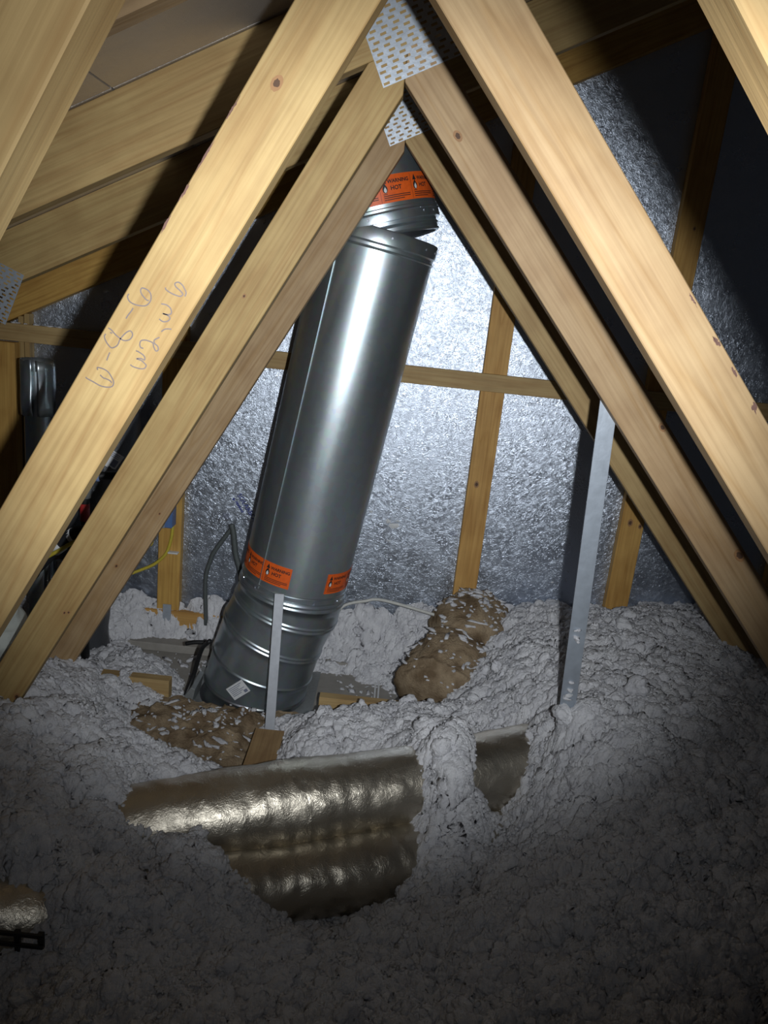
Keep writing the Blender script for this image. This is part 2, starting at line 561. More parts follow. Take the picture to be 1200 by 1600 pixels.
# printed maker's marks on the foil
def decal(name, g, mat, parent, org, y, ang=0.0, base=(0, 0, 0)):
    V, Fc = shift(g, 0, 0, 1, ang)
    return mesh(name, [(a, 0, b) for a, b in V], Fc, mat, parent,
                loc=(org[0] - base[0], y - base[1], org[1] - base[2]))
A55 = R(-55)
decal('printed_name', text_geo('SOLARBORD', 0.0265, 0, 0.0003), 'blue_ink', wall, (-0.580, 0.640), 2.8992, A55, wl)
logo = ([(0.005 * math.cos(i * .524), 0.005 * math.sin(i * .524)) for i in range(12)], [tuple(range(12))])
decal('printed_logo', logo, 'blue_ink', wall, (-0.592, 0.622), 2.8992, A55, wl)
decal('printed_script', text_geo('Norbord', 0.0135, 0.3, 0.0009), 'blue_ink', wall, (-0.586, 0.612), 2.8992, A55, wl)
decal('printed_lines', flat_join([rect(0, -.004 * i, .030 - .003 * (i % 2), -.004 * i + .0018) for i in range(6)]), 'grey_ink', wall, (-0.632, 0.560), 2.8992, R(-6), wl)
decal('printed_lines', flat_join([rect(0, -.004 * i, .028 - .003 * (i % 2), -.004 * i + .0018) for i in range(5)]), 'grey_ink', wall, (0.268, 0.585), 2.8992, 0, wl)

# roof sheathing: foil faced panels over the chords
SD = Vector((math.cos(SA), 0, math.sin(SA)))
def deck(name, x0, x1, y0, y1, parent=None, base=(0, 0, 0), **tags):
    za, zb = chord_z(x0) + CHV + .001, chord_z(x1) + CHV + .001
    p = [(x0, za), (x1, zb), (x1, zb + 0.014), (x0, za + 0.014)]
    return prism(name, p, y0, y1, 'foil_deck', parent, base=base, bevel=0, **tags)
roof = deck('ceiling', -0.626, 0.466, -0.6, 1.68, kind='structure', label='foil faced roof sheathing over the trusses')
for x0, x1 in ((-2.4, -1.722), (-1.718, -0.630), (0.470, 1.560), (1.564, 2.6)):
    deck('roof_panel', x0, x1, -0.6, 1.68, roof, roof.location)
for x0, x1 in ((-2.4, -1.722), (-1.718, -0.630), (-0.626, 0.466), (0.470, 1.560), (1.564, 2.6)):
    deck('roof_panel', x0, x1, 1.684, 2.93, roof, roof.location)

# ------------------------------------------------------------------ roof trusses
TT = 0.038
def plate_mesh(x0, x1, z0, z1):
    px, pz, sx, sz = 0.0245, 0.0105, 0.0125, 0.0050
    nx, nz = int(round((x1 - x0) / px)), int(round((z1 - z0) / pz))
    V, Fc = [], []
    for i in range(nx):
        for j in range(nz):
            cx, cz = x0 + i * px, z0 + j * pz
            # two staggered half columns read as one: shift odd rows sideways a little
            o = 0.0032 if j % 2 else -0.0032
            hx0, hx1 = cx + (px - sx) / 2 + o, cx + (px + sx) / 2 + o
            hz0, hz1 = cz + (pz - sz) / 2, cz + (pz + sz) / 2
            k = len(V)
            V += [(cx, 0, cz), (cx + px, 0, cz), (cx + px, 0, cz + pz), (cx, 0, cz + pz),
                  (hx0, 0, hz0), (hx1, 0, hz0), (hx1, 0, hz1), (hx0, 0, hz1)]
            Fc += [(k, k + 1, k + 5, k + 4), (k + 1, k + 2, k + 6, k + 5), (k + 2, k + 3, k + 7, k + 6), (k + 3, k, k + 4, k + 7)]
    return V, Fc

LW_O = (-0.4, 1.205)
RW_O = (0.4, 1.80 - 1.16 * 0.4)
L_ANG = math.atan(1.8)
R_ANG = math.atan(-1.16)
def make_truss(y):
    t = empty('roof_truss', (0, y, 0))
    b = (0, y, 0)
    p = [(-2.35, chord_z(-2.35)), (2.35, chord_z(2.35)), (2.35, chord_z(2.35) + CHV), (-2.35, chord_z(-2.35) + CHV)]
    prism('top_chord', p, y, y + TT, 'wood', t, ang=SA, origin=(0, chord_z(0)), base=b)
    p = [(-0.0505, 1.834), (-0.0505, 1.9212), (-0.1243, 1.8838), (-1.093, 0.14), (-0.992, 0.14)]
    prism('web', p, y, y + TT, 'wood', t, ang=L_ANG, origin=LW_O, base=b)
    p = [(-0.0495, 1.8574), (1.431, 0.14), (1.548, 0.14), (-0.0066, 1.9432), (-0.0495, 1.9215)]
    prism('web', p, y, y + TT, 'wood', t, ang=R_ANG, origin=RW_O, base=b)
    V, Fc = plate_mesh(-0.072, 0.1245, -0.0534, 0.1145)
    o = mesh('connector_plate', V, Fc, 'plate', t, loc=(-0.05, -0.0006, 1.9218), rot=(0, -SA, 0))
    md = o.modifiers.new('thickness', 'SOLIDIFY')
    md.thickness = 0.0011
    md.offset = 0
    return t
def dup(root, y):
    r = root.copy()
    C.objects.link(r)
    r.location = (0, y, 0)
    for ch in root.children:
        c = ch.copy()
        C.objects.link(c)
        c.parent = r
    return r
YS = [0.47, 1.08, 1.69, 2.30]
TRUSS = [make_truss(YS[0])]
for y in YS[1:]:
    TRUSS.append(dup(TRUSS[0], y))
for t, lb in zip(TRUSS, (
        'pine roof truss in front of the one marked in pencil',
        'pine roof truss with pencil numbers written on its sloping web',
        'pine roof truss next behind the pencil marked one, grey strap hanging from it',
        'pine roof truss standing just in front of the big vent pipe')):
    t['label'] = lb
    t['category'] = 'roof truss'
    t['group'] = 'parallel pine roof trusses'
def part(t, kind, k=0):
    return [c for c in t.children if c.name.split('.')[0] == kind][k]
# bottom chords (mostly buried); the last one is cut away for the vent pipe
for t, y in zip(TRUSS[:3], YS):
    box('bottom_chord', -2.3, 2.3, y, y + TT, 0.0, 0.139, 'wood', t, base=(0, y, 0))
box('bottom_chord', -2.3, -0.655, 2.30, 2.338, 0.0, 0.139, 'wood', TRUSS[3], base=(0, 2.30, 0))
box('bottom_chord', -0.150, 2.3, 2.30, 2.338, 0.0, 0.139, 'wood', TRUSS[3], base=(0, 2.30, 0))

def in_local(web, x, z):
    a = -web.rotation_euler[1]
    dx, dz = x - web.location[0], z - web.location[2]
    return dx * math.cos(a) + dz * math.sin(a), -dx * math.sin(a) + dz * math.cos(a)
def blob(name, web, u, w, ru, rw, mat, y=-0.0195, seed=0, k=14, jag=0.25):
    rr = random.Random(seed)
    V = [(u + ru * (1 - jag * rr.random()) * math.cos(6.2832 * i / k), y, w + rw * (1 - jag * rr.random()) * math.sin(6.2832 * i / k)) for i in range(k)]
    return mesh(name, V, [tuple(range(k))], mat, web)
def knot(web, u, w, s, seed):
    blob('knot', web, u, w, s * 1.5, s, 'knot_ring', -0.0193, seed, 18, .12)
    blob('knot', web, u, w, s * .85, s * .62, 'knot', -0.0196, seed + 1, 14, .3)
L1, R1 = part(TRUSS[1], 'web', 0), part(TRUSS[1], 'web', 1)
L2, R2 = part(TRUSS[2], 'web', 0), part(TRUSS[2], 'web', 1)
L3, R3 = part(TRUSS[3], 'web', 0), part(TRUSS[3], 'web', 1)
for wb, x, z, s, sd in ((L1, -0.193, 1.693, .0075, 1), (R2, .067, 1.77, .0085, 3), (R2, .588, 1.234, .008, 5), (R2, .82, .962, .012, 7),
                        (L2, -.345, 1.417, .004, 9), (L3, -.835, .530, .006, 11), (L2, -.738, .640, .004, 13), (L2, -.728, .642, .004, 15),
                        (L3, -.70, .72, .004, 17), (L2, -.86, .40, .007, 19)):
    u, w = in_local(wb, x, z)
    knot(wb, u, w, s, sd)
knot(stud_a, 0.793 - 0.14, 0.012, .010, 31)
knot(stud_b, 0.707 - 0.14, 0.010, .011, 33)
knot(stud_b, 0.697 - 0.14, -0.030, .008, 35)
knot(stud_b, 1.78 - 0.14, -0.01, .006, 37)
# dark bark left along the outer edge of the right web, reddish along the left one
for i, (u, ru, rw) in enumerate(((-.06, .022, .006), (-.01, .014, .007), (.05, .018, .008), (.105, .020, .006), (-.125, .02, .004))):
    blob('bark_stain', R1, u, .0850 - rw * .2, ru * .7, rw * .6, 'bark', -0.0194, 50 + i, 22, .75)
for i, (u, ru) in enumerate(((.405, .035), (.35, .02), (.47, .02), (.30, .02))):
    blob('bark_stain', L1, u, .0870, ru, .0022, 'bark', -0.0194, 70 + i, 22, .7)
# pencilled figures
PENCIL = [  # millimetres along the web, across the web
    [(62, 77), (61, 75), (62, 65), (63, 54), (67, 45), (72, 40), (78, 41), (82, 46), (86, 54), (86, 62), (83, 70), (80, 68)],
    [(76, 62), (75, 56), (76, 53), (77, 47), (76, 43)],
    [(111, 66), (104, 65), (99, 64)],
    [(139, 84), (139, 79), (137, 72), (136, 63), (137, 57), (142, 52), (148, 51), (152, 53), (153, 57), (149, 60), (142, 62), (135, 63), (128, 62), (123, 63), (118, 67), (119, 73), (122, 79), (126, 83), (130, 83)],
    [(135, 79), (136, 76)],
    [(182, 69), (177, 69), (169, 70), (164, 70)],
    [(195, 83), (191, 83), (187, 78), (187, 71), (190, 63), (195, 56), (203, 54), (209, 56), (213, 60), (214, 66), (212, 72), (208, 72), (205, 69), (203, 64), (202, 59), (203, 56)],
    [(113, 34), (113, 29), (116, 20), (120, 15), (125, 15), (126, 18), (127, 24), (125, 31), (129, 26), (130, 21), (133, 22), (135, 26), (135, 35)],
    [(135, 37), (134, 35)],
    [(143, 30), (142, 34), (145, 37), (150, 38), (154, 34), (156, 29), (157, 23), (153, 19), (150, 14), (153, 12), (157, 15), (158, 21), (162, 23), (169, 19)],
    [(177, 21), (182, 19), (185, 16), (188, 11)],
    [(190, 32), (190, 26), (194, 21), (199, 20), (201, 24), (199, 32), (202, 25), (206, 22), (211, 26), (212, 33), (209, 40)],
    [(231, 46), (229, 44), (229, 36), (231, 27), (233, 23), (237, 22), (239, 28), (240, 35), (243, 38), (247, 35), (247, 29), (244, 23), (241, 19), (236, 18)],
]
def pencil(pts, r=0.0009):
    path = smooth_path([(a / 1000, 0, b / 1000) for a, b in pts], 4)
    V, Fc = [], []
    for i, p in enumerate(path):
        tg = (path[min(i + 1, len(path) - 1)] - path[max(i - 1, 0)])
        tg = tg.normalized() if tg.length > 1e-9 else Vector((1, 0, 0))
        n = Vector((-tg.z, 0, tg.x))
        V += [(p.x + n.x * r, -0.0195, p.z + n.z * r), (p.x - n.x * r, -0.0195, p.z - n.z * r)]
    for i in range(len(path) - 1):
        Fc.append((2 * i, 2 * i + 1, 2 * i + 3, 2 * i + 2))
    return V, Fc
V, Fc = flat_join([pencil(s) for s in PENCIL])
mesh('pencil_writing', V, Fc, 'pencil', L1, label='pencilled figures')
# loose plate nailed at the low end of the roof, by the gable
V, Fc = plate_mesh(-0.036, 0.0375, -0.0534, 0.1040)
pl = mesh('connector_plate', V, Fc, 'plate', TRUSS[3], loc=(-1.185, -0.0006, 1.315), rot=(0, R(22), 0))
md = pl.modifiers.new('thickness', 'SOLIDIFY'); md.thickness = 0.0011; md.offset = 0

# ------------------------------------------------------------------ big vent pipe (two lengths that have come apart)
def ribs(z0, z1, r, n, amp):
    out = []
    k = n * 8
    for i in range(k + 1):
        t = i / k
        out.append((r + amp * max(0, math.sin(2 * math.pi * n * t)), z0 + (z1 - z0) * t))
    return out

def warning_cell(w, h):
    ink, wht = [], []
    ink.append(rect(0.0015, 0.002, 0.0023, h - 0.002))
    tri = ([(0.010, h * .70), (0.024, h * .70), (0.017, h * .92)], [(0, 1, 2)])
    ink.append(tri)
    flame = [(0.017 + 0.0075 * math.cos(a), h * .50 + h * .15 * math.sin(a)) for a in [i * .5236 for i in range(12)]]
    flame[3] = (0.018, h * .50 + h * .22)
    ink.append((flame, [tuple(range(12))]))
    wf = [(0.0175 + 0.0042 * math.cos(a), h * .46 + h * .085 * math.sin(a)) for a in [i * .5236 for i in range(12)]]
    wf[3] = (0.018, h * .46 + h * .13)
    wht.append((wf, [tuple(range(12))]))
    ink.append(shift(text_geo('WARNING', 0.0140, 0, 0.0005), 0.0270, h * .70))
    ink.append(shift(text_geo('HOT', 0.0160, 0, 0.0005), 0.0335, h * .44))
    ink.append(rect(0.010, h * .305, 0.022, h * .330))
    for i, (x1, yy) in enumerate(((w - .006, .235), (w - .006, .165), (w * .72, .09))):
        ink.append(strip(0.010, h * yy, x1, h * (yy + .030)))
    return flat_join(ink), flat_join(wht)

def wrap_label(parent, r, phi0, phi1, z0, h, cell, start):
    """orange printed tape around a pipe; phi from the pipe's front, in radians; cells count back from phi1"""
    n = max(8, int((phi1 - phi0) / 0.04))
    V, Fc = [], []
    for rr in (r + 0.0003, r + 0.0010):
        for i in range(n + 1):
            a = phi0 + (phi1 - phi0) * i / n
            for z in (z0, z0 + h):
                V.append((rr * math.sin(a), -rr * math.cos(a), z))
    m = 2 * (n + 1)
    for i in range(n):
        Fc.append((2 * i, 2 * i + 2, 2 * i + 3, 2 * i + 1))
        Fc.append((m + 2 * i, m + 2 * i + 1, m + 2 * i + 3, m + 2 * i + 2))
        Fc.append((2 * i, m + 2 * i, m + 2 * i + 2, 2 * i + 2))
        Fc.append((2 * i + 1, 2 * i + 3, m + 2 * i + 3, m + 2 * i + 1))
    Fc += [(0, 1, m + 1, m), (2 * n, m + 2 * n, m + 2 * n + 1, 2 * n + 1)]
    lab = mesh('warning_label', V, Fc, 'orange', parent, label='orange warning tape with black lettering')
    ink, wht = warning_cell(cell, h)
    for nm, g, mt, off in (('lettering', ink, 'ink', .0014), ('flame_mark', wht, 'white', .0018)):
        VV, FF = [], []
        a = start
        while a < phi1:
            k = len(VV)
            pts = [(a + x / r, z0 + y) for x, y in g[0]]
            VV += [((r + off) * math.sin(p), -(r + off) * math.cos(p), z) for p, z in pts]
            FF += [tuple(i + k for i in f) for f in g[1] if all(phi0 - .001 <= pts[i][0] <= phi1 + .001 for i in f)]
            a += cell / r
        used = sorted({i for f in FF for i in f})
        ix = {v: i for i, v in enumerate(used)}
        if FF:
            mesh(nm, [VV[i] for i in used], [tuple(ix[i] for i in f) for f in FF], mt, lab, kind='stuff')

PR = 0.183
LEAN = R(8.85)
PY = 2.53
vent = empty('vent_pipe', (-0.41, PY, 0.0), 'large galvanised vent pipe leaning over, orange warning tape near its elbow', 'vent pipe')
vb = Vector(vent.location)
P0 = Vector((-0.290, PY, 0.447))
LEN = 1.203
prof = [(PR, 0.0)] + [(PR, LEN - 0.062)] + ribs(LEN - .062, LEN - .046, PR, 1, .003) + [(PR + .001, LEN - .044), (PR + .005, LEN - .040), (PR + .005, LEN - .004), (PR + .002, LEN), (PR - .008, LEN), (PR - .010, LEN - .02), (PR - .010, 0.0)]
body = revolve('pipe_body', prof, 'galv', vent, 96, P0 - vb, (0, LEAN, 0))
# lock seam
a0 = R(-34)
V = []
for z in (0.01, LEN - .07):
    for da, dr in ((-.010, 0), (-.007, .003), (.007, .003), (.010, 0)):
        V.append(((PR + dr) * math.sin(a0 + da), -(PR + dr) * math.cos(a0 + da), z))
mesh('lock_seam', V, [(i, i + 1, i + 5, i + 4) for i in range(3)], 'galv', body)
wrap_label(body, PR, R(-125), R(-1), 0.045, 0.072, 0.100, R(-1) - 5 * 0.100 / PR)
wrap_label(body, PR, R(38), R(120), 0.045, 0.072, 0.100, R(38))
# adjustable elbow: gores with raised beads, each ring with its own centre and tilt
rings = [(-0.290, .447, 8.85), (-.303, .376, 15), (-.345, .272, 21), (-.378, .145, 17), (-.398, .050, 9), (-.408, -.06, 2)]
def ring_pts(cx, cz, tilt, r, seg=72):
    ca, sa = math.cos(R(tilt)), math.sin(R(tilt))
    o = []
    for k in range(seg):
        a = 2 * math.pi * k / seg
        x, y = r * math.sin(a), -r * math.cos(a)
        o.append((cx + x * ca, PY + y, cz - x * sa))
    return o
for i in range(len(rings) - 1):
    (xa, za, ta), (xb, zb, tb) = rings[i], rings[i + 1]
    V, Fc = [], []
    ln_ = math.hypot(xb - xa, zb - za)
    def bead(at):
        return [(at - .005 / ln_, .0005), (at - .0025 / ln_, .0042), (at + .001 / ln_, .0046), (at + .004 / ln_, .0008)]
    st = [(0, .0005)] + bead(.008 / ln_) + (bead(.022 / ln_) if i < 3 else []) + [(.35, 0), (.65, 0), (1.0, .0005)]
    for s, dr in st:
        V += ring_pts(xa + (xb - xa) * s, za + (zb - za) * s, ta + (tb - ta) * s, PR + .003 + dr)
    for j in range(len(st) - 1):
        for k in range(72):
            k2 = (k + 1) % 72
            Fc.append((j * 72 + k, j * 72 + k2, (j + 1) * 72 + k2, (j + 1) * 72 + k))
    mesh('elbow_gore', [Vector(v) - vb for v in V], Fc, 'galv' if i != 4 else 'galv_dark', vent, smooth=True)
# crimped coupling bands and screws under the tape
for z, n in ((-0.004, 1), (0.018, 2)):
    revolve('coupling_bead', ribs(z, z + .018, PR + .0005, 1, .0045), 'galv', body, 72)
def screws(parent, r, z, phis):
    for p in phis:
        a = R(p)
        V = []
        for rr, s in ((0, .0042), (.0022, .0034)):
            for k in range(8):
                t = k * math.pi / 4
                V.append((s * math.cos(t), -rr, s * math.sin(t)))
        mesh('screw', V, [tuple(range(8, 16))] + [(k, (k + 1) % 8, 8 + (k + 1) % 8, 8 + k) for k in range(8)], 'galv', parent,
             loc=(r * math.sin(a), -r * math.cos(a), z), rot=(0, 0, a))
screws(body, PR + .003, 0.010, (-62, -38, -5, 30, 62))
screws(body, PR + .005, LEN - .02, (15, 55, 75))
# paper sticker on the lowest gore
s = mesh('paper_sticker', [(-.037, 0, -.025), (.037, 0, -.025), (.037, 0, .025), (-.037, 0, .025)], [(0, 1, 2, 3)], 'white', vent,
         loc=Vector((-0.430, PY - PR - .004, 0.110)) - vb, rot=(R(4), R(-42), R(-12)), label='white printed paper sticker')
mesh('print', [(x, -.0006, z) for x, z in flat_join([rect(-.031, .016 - .006 * i, .026 - .010 * (i % 3), .0182 - .006 * i) for i in range(6)] + [rect(.016, -.021, .030, -.010)])[0]],
     flat_join([rect(0, 0, 1, 1)] * 7)[1], 'grey_ink', s)

# the upper length, hanging from the roof
UL = R(-18)
U0 = Vector((-0.106, PY, 1.645))
upper = empty('vent_pipe', U0, 'upper galvanised vent pipe coming down through the roof, pulled loose above the leaning pipe', 'vent pipe')
prof = [(PR - .009, -.040)] + ribs(-.039, -.002, PR - .007, 2, .004) + [(PR + .005, -.001), (PR + .006, .004), (PR + .005, .020)] + ribs(.021, .034, PR + .004, 1, .003) + [(PR, .037), (PR, .46), (PR - .012, .46), (PR - .014, -.040), (PR - .009, -.040)]
ub = revolve('pipe_body', prof, 'galv', upper, 96, (0, 0, 0), (0, UL, 0))
wrap_label(ub, PR, R(-100), R(120), 0.047, 0.074, 0.100, R(7) - 4 * 0.100 / PR)
screws(ub, PR + .005, 0.012, (-8, 48, 64))
# dark inside of the male end is open pipe: an inner liner
revolve('liner', [(PR - .03, -.036), (PR - .03, .45)], 'galv_dark', upper, 48, (0, 0, 0), (0, UL, 0))

# grey heat shield beside the pipe base
prism('heat_shield', [(-.655, -.01), (-.60, -.01), (-.585, .075), (-.60, .080)], 2.375, 2.50, 'grey_metal', bevel=0.0005,
      label='small bent grey metal shield beside the vent pipe base', cat='heat shield')

# ------------------------------------------------------------------ straps
def strap(name, x0, z0, x1, z1, w, y, t, mat, base_z, **tags):
    d = Vector((x1 - x0, 0, z1 - z0))
    ang = math.atan2(d.x, d.z)
    L = d.length
    V = [(sx * w / 2, sy * t / 2, sz * L) for sx in (-1, 1) for sy in (-1, 1) for sz in (0, 1)]
    Fc = [(0, 1, 3, 2), (4, 6, 7, 5), (0, 4, 5, 1), (2, 3, 7, 6), (0, 2, 6, 4), (1, 5, 7, 3)]
    return mesh(name, V, Fc, mat, loc=(x0, y, z0), rot=(0, ang, 0), bevel=0.0003, **tags)
sr = strap('metal_strap', 0.512, 0.42, 0.470, 1.345, 0.040, 1.7310, 0.003, 'strap', 0,
           label='long grey steel strap hanging down into the white insulation', cat='strap')
sq = strap('metal_strap', -0.286, 0.095, -0.306, 0.525, 0.030, 2.14, 0.004, 'strap_pale', 0,
           label='short pale metal strap standing in front of the vent pipe elbow', cat='strap')
sq.rotation_euler[0] = R(-20)

# ------------------------------------------------------------------ foil ducts
def crinkle(amp, rib):
    def f(q, t, a):
        v = fbm(q * 9, 3) * amp * 1.6 + fbm(q * 34 + Vector((3, 1, 7)), 2) * amp * .7
        return v + rib * math.sin(t * 260 + 1.5 * math.sin(a)) * max(0, -math.cos(a + .6))
    return f
D1 = [(-1.05, 1.30, .19), (-.78, 1.39, .20), (-.48, 1.50, .212), (-.20, 1.60, .225), (.075, 1.70, .238), (.42, 1.84, .25), (.62, 1.93, .25), (.9, 2.02, .23)]
tube('flexible_duct', D1, lambda t: .103 + .004 * math.sin(t * 19), 'foil_duct', seg=72, sub=42, bump=crinkle(.0020, .0006),
     label='silver foil flexible duct lying on the insulation, on top of another duct', cat='duct')
D2 = [(-1.0, 1.12, .20), (-.78, 1.17, .225), (-.62, 1.225, .205), (-.45, 1.325, .155), (-.20, 1.445, .125), (.03, 1.545, .115), (.25, 1.65, .115), (.5, 1.75, .11)]
tube('flexible_duct', D2, lambda t: .088 + .004 * math.sin(t * 17 + 1), 'foil_duct', seg=64, sub=40, bump=crinkle(.0020, .0006),
     label='foil flexible duct sagging below and in front of the upper foil duct', cat='duct')
# crumpled clear joint band around the upper duct
j = tube('joint_wrap', [(-.165, 1.613, .2265), (-.145, 1.620, .2275), (-.125, 1.627, .2285)], .1055, 'foil_duct', seg=64, sub=10, bump=crinkle(.0035, .0), cap=False,
         label='crumpled film band around the upper foil duct', cat='duct wrap')

# ------------------------------------------------------------------ brown fibre wrapped duct and batt
def shag(q, t, a):
    return fbm(q * 14, 3) * .016 + fbm(Vector((q.x * 40, q.y * 40, q.z * 90)), 3) * .008
tube('wrapped_duct', [(.235, 2.375, .115), (.262, 2.44, .135), (.30, 2.53, .17), (.335, 2.61, .205), (.37, 2.70, .245), (.40, 2.80, .255)],
     lambda t: .060 + .095 * min(1, t * 7) ** .5 - .030 * math.exp(-((t - .62) / .09) ** 2) - .03 * max(0, t - .6), 'batt', seg=64, sub=14, bump=shag,
     label='bulging duct wrapped in shaggy brown fibre beside the gable stud', cat='wrapped duct')
def sheet(name, x0, x1, y0, y1, hf, mat, nx, ny, thick, **tags):
    V, Fc = [], []
    base = ((x0 + x1) / 2, (y0 + y1) / 2, 0)
    for s in (0, 1):
        for j in range(ny + 1):
            for i in range(nx + 1):
                x, y = x0 + (x1 - x0) * i / nx, y0 + (y1 - y0) * j / ny
                e = min(i, nx - i, j, ny - j)
                q = Vector((x, y, 0))
                wob = Vector((noise.noise(q * 12), noise.noise(q * 12 + Vector((9, 2, 4))), 0)) * .03
                z = hf(x, y)
                z = z if s == 0 else z - thick * min(1, e / 3)
                V.append((x + wob.x - base[0], y + wob.y - base[1], z))
    m = (nx + 1) * (ny + 1)
    for j in range(ny):
        for i in range(nx):
            a = j * (nx + 1) + i
            Fc.append((a, a + 1, a + nx + 2, a + nx + 1))
            Fc.append((m + a, m + a + nx + 1, m + a + nx + 2, m + a + 1))
    return mesh(name, V, Fc, mat, smooth=True, loc=base, **tags)
def batt_h(x, y):
    q = Vector((x, y, 0))
    return .075 + .05 * math.exp(-((x + .42) / .14) ** 2 - ((y - 2.14) / .10) ** 2) - .04 * math.exp(-((x + .28) / .10) ** 2 - ((y - 2.1) / .1) ** 2) + .04 * math.exp(-((x + .66) / .10) ** 2 - ((y - 2.15) / .1) ** 2) \
        + fbm(q * 11, 3) * .026 + fbm(q * 45, 2) * .007
sheet('fibre_batt', -.84, -.17, 1.95, 2.285, batt_h, 'batt', 90, 50, .05,
      label='rumpled brown fibre batt lying below the vent pipe elbow', cat='insulation batt')
box('plank', -.325, -.235, 1.80, 2.105, .085, .122, 'wood_brown', along='y', label='short brown plank running under the upper foil duct', cat='plank')

# ------------------------------------------------------------------ cables and pipes along the gable
tube('cable', [(-.667, 2.845, .10), (-.676, 2.845, .295), (-.660, 2.845, .375), (-.647, 2.845, .414), (-.598, 2.845, .495), (-.575, 2.845, .53)], .0085, 'grey_cable', seg=10,
     label='dark grey cable bending up out of the insulation at the gable', cat='cable')
g2 = tube('cable', [(-.575, 2.80, .55), (-.566, 2.80, .518), (-.552, 2.80, .43), (-.530, 2.80, .35), (-.52, 2.80, .2), (-.52, 2.80, .02)], .0105, 'grey_cable', seg=10,
     label='grey cable standing close behind the vent pipe, cut at its top', cat='cable')
tube('cable', [(-.16, 2.72, .21), (-.119, 2.74, .287), (-.037, 2.75, .315), (.036, 2.75, .326), (.237, 2.70, .309), (.345, 2.62, .316), (.40, 2.60, .31)], .0062, 'white_cable', seg=8,
     label='thin white cable running from the vent pipe to the brown wrapped duct', cat='cable')
tube('cable', [(-.535, 2.345, .28), (-.575, 2.40, .215), (-.605, 2.42, .10), (-.625, 2.39, .03), (-.648, 2.37, -.02)], .008, 'black', seg=8,
     label='black cable hanging along the vent pipe elbow to the shield', cat='cable')
tube('cable', [(-.655, 2.50, .182), (-.62, 2.50, .192), (-.575, 2.50, .196)], .008, 'black', seg=8,
     label='short black cable stub sticking out beside the elbow', cat='cable')
tube('cable', [(-1.02, 2.80, .27), (-.985, 2.835, .283), (-.930, 2.850, .308), (-.886, 2.852, .333), (-.850, 2.852, .368), (-.832, 2.852, .400), (-.818, 2.852, .46), (-.814, 2.852, .53)], .0065, 'yellow', seg=8,
     label='yellow electric cable stapled to the stud under the blue box', cat='cable')
tube('cable', [(-.945, 2.83, .60), (-.918, 2.84, .50), (-.905, 2.845, .42), (-.893, 2.845, .43), (-.885, 2.845, .50), (-.90, 2.84, .6)], .0065, 'yellow', seg=8,
     label='hanging loop of yellow electric cable left of the stud', cat='cable')
eb = empty('junction_box', (-.835, 2.84, .50), 'small blue electrical box fixed on the gable stud', 'junction box')
box('box_body', -.868, -.805, 2.805, 2.861, .505, .62, 'blue_box', eb, base=eb.location, bevel=.003)
box('cover', -.868, -.832, 2.800, 2.806, .505, .62, 'grey_box', eb, base=eb.location, bevel=.001)
st = box('cable_staple', -.829, -.790, 2.838, 2.861, .389, .395, 'white', bevel=.001, label='white staple holding the yellow cable on the stud', cat='staple')

# ------------------------------------------------------------------ clutter at the low end
fl = empty('flue_pipe', (-1.17, 2.50, 0), 'thin grey flue pipe with a torn sleeve at its top', 'flue pipe')
revolve('pipe_body', [(.044, 0.0), (.044, 1.10), (.041, 1.10), (.041, 0)], 'galv', fl, 40)
V, Fc = [], []
K = 40
for jz in range(7):
    for k in range(K):
        a = .35 + (2 * math.pi - .28) * k / (K - 1)
        z = .955 + (1.135 - .955) * jz / 6
        e = min(k, K - 1 - k)
        r = .0515 + .004 * noise.noise(Vector((math.sin(a) * 3, math.cos(a) * 3, z * 14))) + (0.006 * math.exp(-e / 1.5) * math.sin(jz * 1.4))
        V.append((r * math.sin(a), -r * math.cos(a), z + (.006 * noise.noise(Vector((a * 2, 0, 3))) if jz in (0, 6) else 0)))
for jz in range(6):
    for k in range(K - 1):
        Fc.append((jz * K + k, jz * K + k + 1, (jz + 1) * K + k + 1, (jz + 1) * K + k))
sl = mesh('sleeve', V, Fc, 'galv', fl, smooth=True)
md = sl.modifiers.new('thickness', 'SOLIDIFY'); md.thickness = .0015
tube('wrapped_riser', [(-1.10, 2.66, 0.0), (-1.09, 2.66, .30), (-1.04, 2.66, .60), (-1.00, 2.67, .80), (-1.00, 2.67, 1.02)], .100, 'tarp', seg=40, sub=10, bump=crinkle(.008, 0),
     label='dark wrapped duct riser behind the black drain pipe', cat='duct')
tg = mesh('paper_tag', [(-.024, 0, -.03), (.024, 0, -.03), (.024, 0, .03), (-.024, 0, .03)], [(0, 1, 2, 3)], 'white',
          loc=(-.950, 2.578, .806), rot=(R(2), R(33), R(30)), label='white printed paper tag hanging on the dark duct riser', cat='tag')
mesh('print', [(x, -.0008, z) for x, z in flat_join([rect(-.002, -.02, .018, .006)] + [rect(-.02, .022 - .006 * i, .012, .0245 - .006 * i) for i in range(3)])[0]],
     flat_join([rect(0, 0, 1, 1)] * 4)[1], 'grey_ink', tg)
dp = empty('drain_pipe', (-1.0, 2.42, 0), 'black plastic drain pipe with a red band, standing on the floor', 'drain pipe')
db = Vector(dp.location)
tube('pipe_body', [tuple(Vector(p) - db) for p in ((-.985, 2.42, 0.0), (-.985, 2.42, .72))], .0145, 'black', dp, seg=16, sub=0)
tube('red_band', [tuple(Vector(p) - db) for p in ((-.985, 2.42, .63), (-.985, 2.42, .69))], .0155, 'red', dp, seg=16, sub=0)
tube('coupling', [tuple(Vector(p) - db) for p in ((-.985, 2.42, .71), (-.985, 2.42, .765))], .019, 'grey_metal', dp, seg=16, sub=0)
